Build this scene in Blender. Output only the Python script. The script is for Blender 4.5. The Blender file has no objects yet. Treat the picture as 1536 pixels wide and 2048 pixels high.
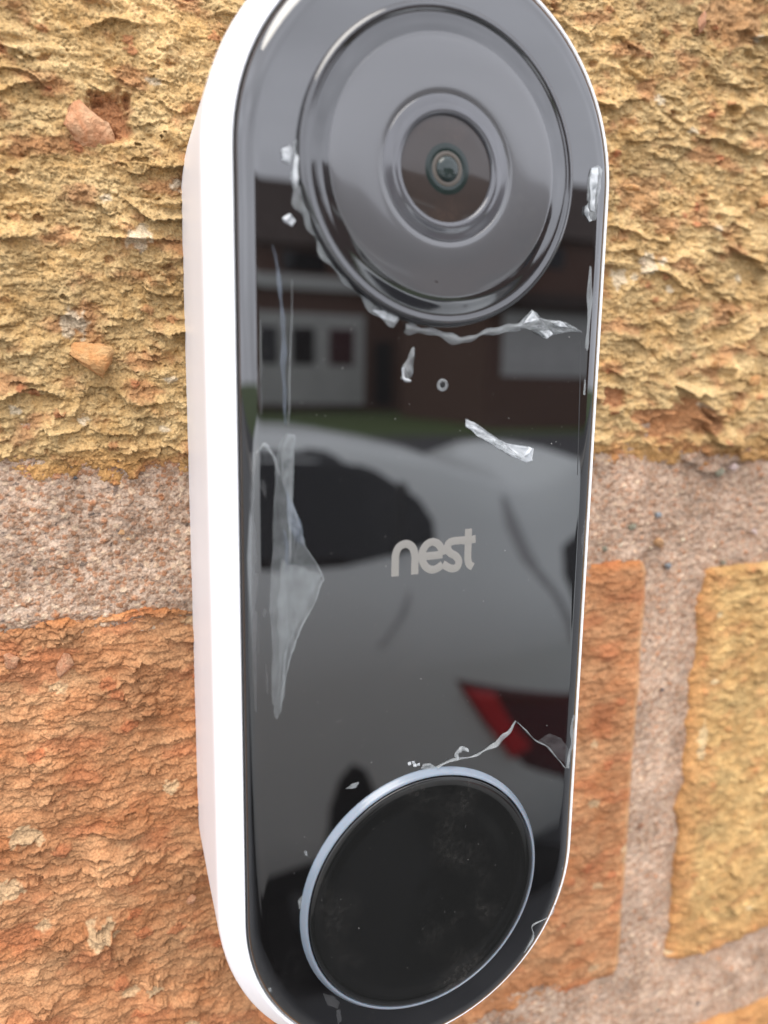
import bpy, bmesh, math, random
import numpy as np
from mathutils import Matrix, Vector

# ---------------------------------------------------------------- camera / light
S = bpy.context.scene
COL = S.collection
H0 = 1.552                       # height of the doorbell's centre above the ground (m)
# "wall frame": millimetres, x right, y up, z out of the wall, origin at the centre of the glass front
CAM = np.array([-36.147, 18.314, 72.796])
ROT = np.array([[0.92381230, 0.05000727, -0.37956567],
                [0.01451266, 0.98614572, 0.16524526],
                [0.38257053, -0.15816411, 0.91028781]])
FPX = 1544.44                    # focal length in photo pixels (photo 1536 x 2048)

def W(p):                        # wall frame (mm) -> world (m)
    p = np.asarray(p, float)
    return np.stack([p[..., 0], -p[..., 2], p[..., 1]], -1) * 0.001 + np.array([0, 0, H0])

def px(x, y, z=0.0):             # photo pixel -> point on the plane z (mm)
    d = ROT @ np.array([(x - 768) / FPX, -(y - 1024) / FPX, -1.0])
    t = (z - CAM[2]) / d[2]
    return CAM + d * t

cd = bpy.data.cameras.new('camera'); cam = bpy.data.objects.new('camera', cd); COL.objects.link(cam)
cd.sensor_fit = 'VERTICAL'; cd.sensor_height = 34.6; cd.sensor_width = 25.95
cd.lens = FPX / 2048 * 34.6
cd.clip_start = 0.004; cd.clip_end = 3000
M = np.array([[1, 0, 0], [0, 0, -1], [0, 1, 0]], float) @ ROT
m4 = Matrix([list(M[i]) + [0] for i in range(3)] + [[0, 0, 0, 1]])
m4.translation = Vector(W(CAM)); cam.matrix_world = m4
cd.dof.use_dof = True; cd.dof.focus_distance = 0.0925; cd.dof.aperture_fstop = cd.lens / 1.55
S.camera = cam

SUN_EL, SUN_AZ = math.radians(60), math.radians(208)     # azimuth clockwise from +Y
wd = bpy.data.worlds.new('World'); S.world = wd; wd.use_nodes = True
nt = wd.node_tree; nt.nodes.clear()
def wn(t, **k):
    n = nt.nodes.new(t)
    for a, b in k.items(): setattr(n, a, b)
    return n
sky = wn('ShaderNodeTexSky', sky_type='NISHITA', sun_disc=False, sun_elevation=SUN_EL, sun_rotation=SUN_AZ)
sky.dust_density = 4.0; sky.air_density = 1.0
hs = wn('ShaderNodeHueSaturation'); hs.inputs['Saturation'].default_value = 0.22
tc = wn('ShaderNodeTexCoord'); mp = wn('ShaderNodeMapping'); mp.inputs['Scale'].default_value = (1.5, 1.5, 4.0)
nz = wn('ShaderNodeTexNoise'); nz.inputs['Scale'].default_value = 1.6; nz.inputs['Detail'].default_value = 6
rm = wn('ShaderNodeMapRange'); rm.inputs[1].default_value = .3; rm.inputs[2].default_value = .7
rm.inputs[3].default_value = 10.5; rm.inputs[4].default_value = 16.5   # bright cloud cover
mx = wn('ShaderNodeVectorMath', operation='SCALE')
bg = wn('ShaderNodeBackground'); bg.inputs['Strength'].default_value = 0.12
wo = wn('ShaderNodeOutputWorld')
L = nt.links.new
L(sky.outputs[0], hs.inputs['Color']); L(tc.outputs['Generated'], mp.inputs[0]); L(mp.outputs[0], nz.inputs['Vector'])
cl = wn('ShaderNodeCombineColor'); cl.inputs[0].default_value = .95; cl.inputs[1].default_value = .975; cl.inputs[2].default_value = 1.08
mi = wn('ShaderNodeMix', data_type='RGBA'); mi.inputs[0].default_value = .85
L(nz.outputs['Fac'], rm.inputs[0]); L(cl.outputs[0], mx.inputs[0]); L(rm.outputs[0], mx.inputs['Scale'])
L(hs.outputs[0], mi.inputs[6]); L(mx.outputs[0], mi.inputs[7]); L(mi.outputs[2], bg.inputs['Color']); L(bg.outputs[0], wo.inputs[0])

sl = bpy.data.lights.new('sun', 'SUN'); sl.energy = 1.4; sl.angle = math.radians(38); sl.color = (1, .93, .83)
so = bpy.data.objects.new('sun', sl); COL.objects.link(so); so.location = (0, -5, 8)
sd = Vector((math.sin(SUN_AZ) * math.cos(SUN_EL), math.cos(SUN_AZ) * math.cos(SUN_EL), math.sin(SUN_EL)))
so.rotation_euler = (-sd).to_track_quat('-Z', 'Y').to_euler()

vs = S.view_settings
vs.view_transform = 'Standard'; vs.look = 'None'; vs.gamma = 1; vs.use_curve_mapping = False
vs.exposure = 0.80

# ---------------------------------------------------------------- noise (numpy)
def _h(ix, iy, seed):
    n = (ix.astype(np.int64) * 374761393 + iy.astype(np.int64) * 668265263 + seed * 974634777) & 0xffffffff
    n = ((n ^ (n >> 13)) * 1274126177) & 0xffffffff
    n = ((n ^ (n >> 16)) * 2246822519) & 0xffffffff
    return ((n ^ (n >> 15)) & 0xffffff) / float(0xffffff)
def noise(x, y, seed=0):         # gradient noise about -1..1
    x0 = np.floor(x); y0 = np.floor(y); fx = x - x0; fy = y - y0
    u = fx * fx * fx * (fx * (fx * 6 - 15) + 10); v = fy * fy * fy * (fy * (fy * 6 - 15) + 10)
    def g(i, j):
        a = _h(x0 + i, y0 + j, seed) * 6.2832
        return np.cos(a) * (fx - i) + np.sin(a) * (fy - j)
    a = g(0, 0) * (1 - u) + g(1, 0) * u; b = g(0, 1) * (1 - u) + g(1, 1) * u
    return (a * (1 - v) + b * v) * 1.5
def fbm(x, y, seed=0, o=4):
    s = 0; a = 1.0; t = 0
    for i in range(o):
        s = s + a * noise(x * 2 ** i + 13.7 * i, y * 2 ** i - 7.3 * i, seed + i); t += a; a *= .5
    return s / t * 1.4
def worley(x, y, seed=0):        # F1, F2, id of the nearest cell (0..1)
    x0 = np.floor(x); y0 = np.floor(y)
    f1 = np.full(x.shape, 9.); f2 = np.full(x.shape, 9.); cid = np.zeros(x.shape)
    for i in (-1, 0, 1):
        for j in (-1, 0, 1):
            cx = x0 + i; cy = y0 + j
            dx = cx + .1 + .8 * _h(cx, cy, seed) - x; dy = cy + .1 + .8 * _h(cx, cy, seed + 1) - y
            d = np.sqrt(dx * dx + dy * dy); m = d < f1
            f2 = np.where(m, f1, np.minimum(f2, d)); cid = np.where(m, _h(cx, cy, seed + 2), cid); f1 = np.where(m, d, f1)
    return f1, f2, cid
def _frac(a): return a - np.floor(a)
def ss(a, b, x):
    t = np.clip((x - a) / (b - a), 0, 1); return t * t * (3 - 2 * t)
def ledge(x, y, per, seed, wx=11., wy=5., ww=1.1):
    """torn layers: the face swells downwards and breaks back under each lip"""
    ph = -y / per + ww * fbm(x / wx, y / wy, seed, 3) + .22 * fbm(x / (per * .5), y / (per * .35), seed + 9, 3)
    k = np.floor(ph); s = ph - k
    am = ss(-.15, .45, noise(x / (per * 1.6) + k * 17.31, k * 5.7 + .5, seed + 20))
    return am * s ** 1.4

# ---------------------------------------------------------------- object helpers
def mesh(name, v, f):
    m = bpy.data.meshes.new(name); m.from_pydata([tuple(map(float, q)) for q in v], [], f); m.update(); return m
def place(name, m, mat=None, parent=None, smooth=True):
    o = bpy.data.objects.new(name, m); COL.objects.link(o)
    if mat and not m.materials: m.materials.append(mat)
    if smooth and len(m.polygons): m.polygons.foreach_set('use_smooth', np.ones(len(m.polygons), bool)); m.update()
    o.parent = parent
    return o
def rootloc(o):
    while o.parent: o = o.parent
    return np.array(o.location)
def part(name, v, f, mat, parent, smooth=True, wall=True):
    """v in the wall frame (mm) if wall, else world metres"""
    w = W(v) if wall else np.asarray(v, float)
    if parent is not None: w = w - rootloc(parent)
    return place(name, mesh(name, w, f), mat, parent, smooth)
def thing(name, loc, label, cat, group=None):
    o = bpy.data.objects.new(name, None); COL.objects.link(o); o.location = loc; o.empty_display_size = .02
    o['label'] = label; o['category'] = cat
    if group: o['group'] = group
    return o
def grid_faces(nx, ny, keep=None):
    i = np.arange(nx * ny).reshape(ny, nx)
    q = np.stack([i[:-1, :-1], i[:-1, 1:], i[1:, 1:], i[1:, :-1]], -1)
    q = q.reshape(-1, 4) if keep is None else q[keep]
    return q
def fast_mesh(name, v, q):
    m = bpy.data.meshes.new(name); n = len(q)
    m.vertices.add(len(v)); m.vertices.foreach_set('co', np.ascontiguousarray(v, np.float32).ravel())
    m.loops.add(4 * n); m.loops.foreach_set('vertex_index', np.ascontiguousarray(q, np.int32).ravel())
    m.polygons.add(n); m.polygons.foreach_set('loop_start', np.arange(0, 4 * n, 4, dtype=np.int32))
    m.polygons.foreach_set('loop_total', np.full(n, 4, np.int32))
    m.polygons.foreach_set('use_smooth', np.ones(n, bool))
    m.update(calc_edges=True); return m
def axis(*seg):                  # non-uniform coordinates: (from, to, step) ...
    a = []
    for s, e, d in seg: a.append(np.arange(0, max(1, round((e - s) / d))) * ((e - s) / max(1, round((e - s) / d))) + s)
    return np.append(np.concatenate(a), seg[-1][1])

# ---------------------------------------------------------------- materials
def mat(name):
    m = bpy.data.materials.new(name); m.use_nodes = True; t = m.node_tree
    return m, t, t.nodes['Principled BSDF']
def simple(name, col, rough=.5, **k):
    m, t, b = mat(name); b.inputs['Base Color'].default_value = (*col, 1); b.inputs['Roughness'].default_value = rough
    for a, v in k.items(): b.inputs[a.replace('_', ' ')].default_value = v
    return m
def mixc(t, fac, a, b, blend='MIX'):
    n = t.nodes.new('ShaderNodeMix'); n.data_type = 'RGBA'; n.blend_type = blend
    for s, v in ((n.inputs[0], fac), (n.inputs[6], a), (n.inputs[7], b)):
        if isinstance(v, (int, float)): s.default_value = v
        elif isinstance(v, tuple): s.default_value = (*v, 1)
        else: t.links.new(v, s)
    return n.outputs[2]
def tnoise(t, scale, detail=3, lo=.3, hi=.7, a=0., b=1.):
    c = t.nodes.new('ShaderNodeTexCoord'); n = t.nodes.new('ShaderNodeTexNoise')
    n.inputs['Scale'].default_value = scale; n.inputs['Detail'].default_value = detail
    t.links.new(c.outputs['Object'], n.inputs['Vector'])
    r = t.nodes.new('ShaderNodeMapRange')
    for i, v in zip((1, 2, 3, 4), (lo, hi, a, b)): r.inputs[i].default_value = v
    t.links.new(n.outputs['Fac'], r.inputs[0]); return r.outputs[0], n
def clay(name, c0, c1, red, pale, edge, bump=.6):
    m, t, b = mat(name)
    a = t.nodes.new('ShaderNodeAttribute'); a.attribute_name = 'mask'
    sp = t.nodes.new('ShaderNodeSeparateColor'); t.links.new(a.outputs['Color'], sp.inputs[0])
    c = mixc(t, sp.outputs[0], c0, c1); c = mixc(t, a.outputs['Alpha'], c, edge)
    c = mixc(t, sp.outputs[1], c, red); c = mixc(t, sp.outputs[2], c, pale)
    f, n = tnoise(t, 3600, 5, .3, .7, .66, 1.28)
    c = mixc(t, 1.0, c, f, 'MULTIPLY')
    for sc_, lo_, hi_ in ((60, .80, 1.16), (240, .84, 1.14)):
        c = mixc(t, 1.0, c, tnoise(t, sc_, 4, .3, .7, lo_, hi_)[0], 'MULTIPLY')
    t.links.new(c, b.inputs['Base Color']); b.inputs['Roughness'].default_value = .93
    b.inputs['Specular IOR Level'].default_value = .2
    bp = t.nodes.new('ShaderNodeBump'); bp.inputs['Strength'].default_value = bump; bp.inputs['Distance'].default_value = .0003
    t.links.new(n.outputs['Fac'], bp.inputs['Height']); t.links.new(bp.outputs[0], b.inputs['Normal'])
    return m
YELLOW = clay('yellow_clay', (.37, .21, .072), (.54, .385, .19), (.33, .125, .055), (.58, .48, .34), (.40, .20, .065))
ORANGE = clay('orange_clay', (.335, .136, .055), (.45, .248, .122), (.35, .115, .048), (.48, .33, .185), (.39, .15, .05))
OCHRE = clay('ochre_clay', (.40, .215, .075), (.52, .35, .15), (.38, .15, .06), (.58, .46, .27), (.42, .19, .07))
MORTAR = clay('sandy_mortar', (.25, .15, .092), (.54, .415, .315), (.36, .155, .07), (.56, .42, .29), (.06, .055, .055))
PLASTIC = simple('white_plastic', (.81, .81, .82), .4)
GREYPL = simple('grey_plastic', (.32, .32, .32), .6)

def glass_mat(name, base, rough, dust, dscale, coat=0.0, dcol=(.22, .21, .2), ior=1.6):
    m, t, b = mat(name)
    f, n = tnoise(t, dscale, 5, .52, .78, 0., dust)
    f2, n2 = tnoise(t, dscale * 14, 2, .45, .75, .2, 1.)
    mu = t.nodes.new('ShaderNodeMath'); mu.operation = 'MULTIPLY'
    t.links.new(f, mu.inputs[0]); t.links.new(f2, mu.inputs[1])
    t.links.new(mixc(t, mu.outputs[0], base, dcol), b.inputs['Base Color'])
    b.inputs['Roughness'].default_value = rough; b.inputs['IOR'].default_value = ior
    b.inputs['Coat Weight'].default_value = coat; b.inputs['Coat Roughness'].default_value = .02
    return m
GLASS = glass_mat('black_glass', (.0045, .0043, .0043), .012, .035, 90, ior=1.95)
BUTTON = glass_mat('black_button', (.009, .009, .0085), .05, .8, 110, ior=1.5, dcol=(.045, .042, .038))
LENSD = glass_mat('lens_cover', (.062, .062, .064), .13, .05, 70, coat=.6)
LENSB = glass_mat('lens_bevel', (.010, .010, .011), .06, .03, 90, ior=1.8)
LENSG = glass_mat('lens_glass', (.034, .027, .024), .06, .25, 300, ior=1.42, dcol=(.16, .10, .07))  # brown base and flecks: mirrored bricks painted in, with some dust
LENSZ = glass_mat('lens_bezel', (.055, .055, .06), .10, .04, 90, ior=1.7)
LENSP = simple('pupil_glass', (.014, .022, .020), .12, IOR=1.45)
LENSGREEN = simple('lens_coating', (.010, .017, .015), .15, IOR=1.4)
LENSBROWN = simple('lens_barrel', (.06, .048, .036), .4)
RINGM = simple('light_ring', (.15, .18, .215), .28, Subsurface_Weight=.3, Coat_Weight=.4)
RINGM.node_tree.nodes['Principled BSDF'].inputs['Subsurface Scale'].default_value = .001
BLACK = simple('dark_hole', (.004, .004, .004), .9)
LOGO = simple('grey_lettering', (.20, .19, .17), .5)
def film_mat(name, alpha, col=(.8, .82, .84), rough=.18):
    m, t, b = mat(name); b.inputs['Base Color'].default_value = (*col, 1); b.inputs['Roughness'].default_value = rough
    f, n = tnoise(t, 500, 2, .3, .7, alpha * .7, min(1, alpha * 1.25)); t.links.new(f, b.inputs['Alpha'])
    return m
FILM = film_mat('torn_film', .36, (.40, .42, .42)); FILMW = film_mat('creased_film', .7, (.55, .57, .58)); FILMC = film_mat('clear_film', .055, (.5, .5, .5), .05)
FILMH = film_mat('hazy_film', .20, (.34, .36, .36), .10)
FILMB = film_mat('film_edge', .20, (.24, .28, .34), .1)

# ---------------------------------------------------------------- brick wall
WALLZ = -24.0
wall = thing('brick_wall', (0, .024, 0), 'rough yellow and orange brick wall with sandy pink mortar joints behind the doorbell', 'wall')

def field(name, xs, ys, zfun, material, parent, skirt=True, keepfun=None):
    X, Y = np.meshgrid(xs, ys)
    PX, PY, PZ, msk = zfun(X, Y)
    if skirt:
        for sl_ in (np.s_[0, :], np.s_[-1, :], np.s_[:, 0], np.s_[:, -1]): PZ[sl_] = -36.0
    v = W(np.stack([PX, PY, PZ], -1).reshape(-1, 3)) - rootloc(parent)
    keep = None
    if keepfun is not None:
        k = keepfun(X, Y); keep = k[:-1, :-1] | k[1:, 1:] | k[1:, :-1] | k[:-1, 1:]
    m = fast_mesh(name, v, grid_faces(len(xs), len(ys), keep))
    at = m.attributes.new('mask', 'FLOAT_COLOR', 'POINT')
    at.data.foreach_set('color', np.stack(msk, -1).astype(np.float32).ravel())
    return place(name, m, material, parent, False)

def spot(X, Y, c, rx, ry, seed=3, rag=.35):        # ragged blob mask 0..1 about a point
    d = np.hypot((X - c[0]) / rx, (Y - c[1]) / ry) + rag * fbm(X / (rx * .8), Y / (ry * .8), seed, 3)
    return ss(1.05, .8, d)

CAV = px(222, 238, WALLZ)      # broken-out hollow in the yellow brick
def yellow_face(x0, x1, y0, y1, seed, rough=1.0, ledge_k=1.0, extra=None, redk=1.0, side=.6):
    def fn(X, Y):
        e = np.minimum.reduce([X - x0, x1 - X, y1 - Y])
        eb = Y - y0
        h = .55 * fbm(X / 26, Y / 18, seed, 3)
        mdl = .5 + .9 * ss(-.35, .4, fbm(X / 16, Y / 9, seed + 60, 2)); a = ledge(X, Y, 8.0, seed + 1); b = ledge(X, Y, 3.3, seed + 2, 7, 3); c = ledge(X, Y, 1.25, seed + 3, 3, 1.4, .8)
        wx_ = .25 * fbm(X / 1.1, Y / .8, seed + 40, 2); wy_ = .2 * fbm(X / .9, Y / .9, seed + 41, 2)
        f1, f2, cid = worley((X + wx_) / 1.15, (Y + wy_) / .80, seed + 5)
        g1, g2, gid = worley((X + wx_) / .46, (Y + wy_) / .38, seed + 6)
        k1, k2, kid = worley(X / 2.3, Y / 1.7, seed + 8)
        k1 = k1 + .22 * fbm(X / .9, Y / .6, seed + 30, 3); pit = ss(.34, .12, k1) * (kid > .95); chip = ss(.36, .22, k1) * (kid < .055) * (.4 + .6 * _frac(kid * 313.7))
        h = h + ledge_k * (1.5 * a * mdl + .75 * b * (1.6 - mdl) + .08 * c) + rough * (.30 * cid * ss(0, .25, f2 - f1) + .18 * gid * ss(0, .3, g2 - g1) + .10 * (1 - g1) + .42 * fbm(X / 2.2, Y / 1.5, seed + 7, 4) - .40 * ss(.35, .9, noise(X / .8, Y / .6, seed + 43)))
        h = h - .7 * pit + .38 * chip - 1.25 * ledge_k
        tone = np.clip(.55 + .40 * fbm(X / 9, Y / 5, seed + 11, 4) + .34 * (cid - .5) + .22 * (gid - .5) + .10 * b, 0, 1)
        broken = ss(.55, .80, noise(X / 6, Y / 3.2, seed + 12) * .5 + .5 + .13 * fbm(X / 1.2, Y / .9, seed + 13, 3))
        red = np.clip(redk * (.55 * broken + .85 * chip + .35 * pit * (kid > .92)), 0, .95)
        pale = np.clip(ss(.40, .2, k1) * ((kid > .125) & (kid < .137)) * .8, 0, 1)
        edge = np.zeros_like(X)
        if extra: h, tone, red, pale, edge = extra(X, Y, h, tone, red, pale, edge)
        # ragged arrises
        nb = .7 * fbm(X / 5, Y * 0 + seed, seed + 15, 4)
        PX = X + side * fbm(Y / 6, X * 0 + 3, seed + 16, 4) * np.exp(-np.minimum(X - x0, x1 - X) / 2.5)
        if side > 1:
            for cy, sg in ((y1, 1), (y0, -1)):
                dx = (x0 + 3.2) - X; dy = sg * (Y - (cy - sg * 3.2)); o = (dx > 0) & (dy > 0)
                k = np.where(o, np.maximum(dx, dy) / np.maximum(np.hypot(dx, dy), 1e-6), 1.); PX = np.where(o, PX - dx * (k - 1), PX); nb = np.where(o, sg * dy * (k - 1) + nb * .3, nb)
            PX = PX + .9 * ss(-45, -14, Y) * np.exp(-(X - x0) / 6)
        PY = Y + nb * np.exp(-np.minimum(eb, y1 - Y) / 2.5)
        ee = np.minimum(e, eb)
        h = h - 1.1 * np.exp(-np.maximum(ee, 0) / .7)
        PY = PY - .38 * np.clip(h, -1.5, 2) * ss(0, 1.5, ee)
        return PX, PY, WALLZ + h, (tone, red, pale, edge)
    return fn

def upper_extra(X, Y, h, tone, red, pale, edge):
    cav = spot(X, Y, CAV, 2.6, 3.0, 5); h = h - 1.5 * cav; red = np.maximum(red, .8 * cav)
    eb = Y - 6.0
    edge = .75 * ss(5.0, .6, eb + 1.6 * fbm(X / 5, Y / 4, 77, 4))
    h = h - .5 * ss(4, .5, eb + 1.0 * fbm(X / 6, Y / 5, 78, 3))
    p = spot(X, Y, px(1290, 395, WALLZ), 4.2, 4.0, 8, .6); red = np.maximum(red, .40 * p)
    p = spot(X, Y, px(1470, 40, WALLZ), 6, 4.0, 9, .6); red = np.maximum(red, .45 * p)
    p = spot(X, Y, px(1360, 840, WALLZ), 10, 3.2, 10, .6); red = np.maximum(red, .70 * p); h = h - .6 * p
    p = spot(X, Y, px(1235, 800, WALLZ), 2.2, 1.8, 12, .5); red = np.maximum(red, .8 * p); h = h - .8 * p
    for q, r in (((280, 478), 1.5), ((1300, 530), 1.7), ((1325, 200), .8), ((1245, 560), 1.4), ((150, 650), 1.6)):
        pale = np.maximum(pale, .75 * spot(X, Y, px(*q, WALLZ), r, r, 14, .6))
    return h, tone, red, pale, edge
FX = ((-62, -49, .35), (-49, -9, .14), (-9, 18, 1.0), (18, 74, .18), (74, 96, .21), (96, 122, .7))
field('brick', axis((-96, -62, 1.2), *FX[:5], (96, 119, .8)), axis((5.6, 72, .14), (72, 82, .3)),
      yellow_face(-96, 119, 5.6, 82, 11, extra=upper_extra), YELLOW, wall)['label'] = 'rough torn yellow brick above the bed joint'

def orange_face(x0, x1, y0, y1, seed, redk=1.0):
    def fn(X, Y):
        eb = np.minimum.reduce([X - x0, x1 - X, y1 - Y, Y - y0])
        smooth = ss(34, 42, X)                     # the outer end of the face is smoother
        h = .40 * fbm(X / 22, Y / 15, seed, 3)
        a = ledge(X, Y, 6.5, seed + 1, 16, 5); b = ledge(X, Y, 2.4, seed + 2, 9, 3); c = ledge(X, Y, .95, seed + 3, 5, 1.4, .8)
        wx_ = .3 * fbm(X / 1.6, Y / .8, seed + 40, 2); wy_ = .22 * fbm(X / 1.2, Y / .9, seed + 41, 2)
        f1, f2, cid = worley((X + wx_) / 2.2, (Y + wy_) / .95, seed + 5); g1, g2, gid = worley((X + wx_) / .75, (Y + wy_) / .40, seed + 6)
        k1, k2, kid = worley(X / 3.1, Y / 2.0, seed + 8)
        chip = ss(.42, .28, k1 + .14 * fbm(X / .8, Y / .6, seed + 30, 2))
        md = .25 + 1.1 * ss(-.25, .45, fbm(X / 13, Y / 8, seed + 50, 2)); md2 = .35 + 1.0 * ss(-.3, .4, fbm(X / 9, Y / 6, seed + 51, 2))
        h = h + (1 - .55 * smooth) * (1.25 * md * a + .62 * md2 * b + .14 * c - .8) + (1 - .4 * smooth) * (.34 * md2 * cid * ss(0, .14, f2 - f1) + .13 * gid * ss(0, .2, g2 - g1)) + .26 * fbm(X / 2.0, Y / 1.0, seed + 7, 4)
        h = h + .22 * chip * (kid < .09) - .3 * ss(.3, .15, k1) * (kid > .95)
        tone = np.clip(.42 + .55 * fbm(X / 10, Y / 5, seed + 11, 4) + .18 * (gid - .5) + .22 * (cid - .5) + .14 * b, 0, 1)
        broken = ss(.56, .82, noise(X / 8, Y / 3.5, seed + 12) * .5 + .5 + .14 * fbm(X / 1.5, Y / .9, seed + 13, 3))
        red = np.clip(redk * (.5 * broken + .7 * chip * (kid < .035)), 0, .95)
        pale = np.clip(.75 * chip * ((kid > .12) & (kid < .135)), 0, 1)
        for q, r in (((340, 1578), 1.0), ((200, 1868), 1.7), ((50, 1680), 1.4), ((310, 1985), .8), ((1190, 1610), 1.0), ((690 + 500, 1490), .7), ((20, 1790), 1.3), ((1255, 1700), .9)):
            pale = np.maximum(pale, .85 * spot(X, Y, px(*q, WALLZ), r * 1.25, r, 21, .7))
        for q, r in (((100, 1340), 3.0), ((60, 1350), 3.5)):
            red = np.maximum(red, .5 * spot(X, Y, px(*q, WALLZ), r, r * .8, 23, .6))
        tl = px(60, 1400, WALLZ); pinkish = spot(X, Y, tl, 6, 5, 25, .6); tone = np.clip(tone + .35 * pinkish, 0, 1); h = h - .25 * pinkish
        edge = .8 * ss(2.2, .2, eb + .8 * fbm(X / 4, Y / 3, 79, 3))
        ar_ = ss(1.9, .9, x1 - X + .3 * noise(Y / 2, Y * 0, 83)); h = h * (1 - .75 * ar_); tone = np.clip(tone + .5 * ar_, 0, 1); edge = edge * (1 - ar_)
        h = h - 1.0 * np.exp(-np.maximum(eb, 0) / .8)
        PX = X + .35 * fbm(Y / 7, X * 0 + 3, seed + 16, 4) * np.exp(-np.minimum(X - x0, x1 - X) / 2.5)
        PY = Y + .8 * fbm(X / 8, Y * 0 + seed, seed + 15, 4) * np.exp(-np.minimum(Y - y0, y1 - Y) / 2.5)
        # rounded outer corners
        for cy, sg in ((y1, 1), (y0, -1)):
            dx = X - (x1 - 2.5); dy = sg * (Y - (cy - sg * 2.5)); o = (dx > 0) & (dy > 0)
            r = np.hypot(dx, dy); mxx = np.maximum(dx, dy); k = np.where(o & (r > 1e-6), mxx / np.maximum(r, 1e-6), 1.)
            PX = np.where(o, PX + dx * (k - 1), PX); PY = np.where(o, PY + sg * dy * (k - 1), PY)
        PY = PY - .34 * np.clip(h, -1.5, 2) * ss(0, 1.5, eb)
        return PX, PY, WALLZ + h, (tone, red, pale, edge)
    return fn
field('brick', axis((-163, -64, 2.5), (-64, -50, .35), (-50, -18, .13), (-18, -2, .18), (-2, 8, .9), (8, 36, .25), (36, 51.7, .17)),
      axis((-86.6, -66, .16), (-66, -9.6, .135)), orange_face(-163, 51.7, -86.6, -9.6, 41), ORANGE, wall)['label'] = 'orange layered brick below the bed joint, behind the doorbell'

def right_extra(X, Y, h, tone, red, pale, edge):
    ex = X - 63.4
    edge = .6 * ss(7.5, .5, np.minimum(ex * 1.2, Y + 88.3) + 1.8 * fbm(X / 4, Y / 4, 87, 4))
    p = spot(X, Y, px(1410, 1490, WALLZ), 1.3, 3.4, 31, .5); pale = np.maximum(pale, .55 * p)
    return h, tone, red, pale, edge
field('brick', axis((63.4, 96, .18), (96, 278, 3.)), axis((-88.3, -12.2, .18)),
      yellow_face(63.4, 278, -88.3, -12.2, 61, .7, .62, right_extra, .6, 1.5), OCHRE, wall)['label'] = 'ochre brick across the upright joint from the orange one'
def low_extra(X, Y, h, tone, red, pale, edge):
    return h, tone * .5, np.maximum(red, .15), pale, edge + .5
field('brick', axis((-60, 20, 2.), (20, 96, .25), (96, 155, 3.)), axis((-178, -117, 2.), (-117, -105, .25)),
      yellow_face(-60, 155, -178, -105, 71, .6, .4, low_extra), OCHRE, wall)['label'] = 'orange brick of the course below, only its top corner showing'

def mortar_face(X, Y):
    wx_ = .15 * fbm(X / .7, Y / .6, 90, 2)
    f1, f2, cid = worley((X + wx_) / .66, (Y - wx_) / .58, 91); g1, g2, gid = worley((X - wx_) / .34, (Y + wx_) / .31, 93); k1, k2, kid = worley(X / 1.5, Y / 1.3, 95)
    fuz = ss(34, 46, X)                       # the joint is rubbed smoother on the right
    grain = ss(.06, .26, f2 - f1) * (cid > .22) * (1 - .35 * fuz)
    small = ss(.08, .3, g2 - g1) * (gid > .3) * (1 - .4 * fuz)
    big = ss(.34, .2, k1) * (kid > .90)
    h = .35 * fbm(X / 14, Y / 7, 97, 3) + .14 * fbm(X / 1.4, Y / 1.0, 98, 3) + .10 * grain * (.4 + cid) + .05 * small + .16 * big - .22 * ss(.35, .8, noise(X / .7, Y / .55, 101)) * (1 - fuz)
    r1 = _frac(cid * 37.7); r2 = _frac(gid * 17.3)
    tone = np.clip(.68 + .20 * fbm(X / 5, Y / 3, 102, 4) - grain * (.22 + .50 * r1) - .28 * small * (1 - grain) * r2 - .10 * small * r2 - .12 * fuz, 0, 1)
    red = np.clip(grain * (_frac(cid * 91.3) > .66) * .50 + .3 * small * (_frac(gid * 31.3) > .8) + big * (kid < .95) * .7, 0, 1)
    pale = np.clip(.8 * grain * (_frac(cid * 53.1) > .90) + .8 * big * (kid > .97), 0, 1)
    dark = np.clip(.7 * small * (gid > .972) + .6 * grain * (cid > .982), 0, 1)
    # tooling: slightly dished joints, dragged along the bed on the right
    h = h - .35 * ss(40, 60, X) + .08 * fbm(X / 7, Y / 1.6, 105, 3) * fuz * ss(-14, -10, Y) + .20 * fbm(X / 1.1, Y / .9, 106, 4) * fuz
    h = h + .7 * ss(-2.5, -9, Y) * (X < 40) - .5 * ss(2, 6, Y)
    p = spot(X, Y, px(1445, 905, WALLZ), 8.5, 3.0, 33, .55); h = h + 1.35 * p * (.7 + .3 * fbm(X / 2, Y / 2, 34, 3))
    h = h + .5 * ss(-12, -9, Y) * ss(52, 50, X)
    return X + 0., Y - .2 * h, WALLZ - 1.55 + h, (tone, red, pale, dark)
def mortar_keep(X, Y):
    inb = ((Y > 13) | ((Y < -12.6) & (X < 48.5)) & (Y > -83) | ((X > 67) & (Y < -15) & (Y > -85)) | (Y < -110))
    return ~inb
bed = field('mortar', axis((-62, -49, .4), (-49, -20.5, .135), (-20.5, 20, 1.2), (20, 38, .3), (38, 92, .18), (92, 104, .5)),
      axis((-111, -82, .22), (-82, -14, .25), (-14, 13.4, .14)), mortar_face, MORTAR, wall, skirt=False, keepfun=mortar_keep)
bed['label'] = 'sandy pink mortar with coloured grit'

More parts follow.
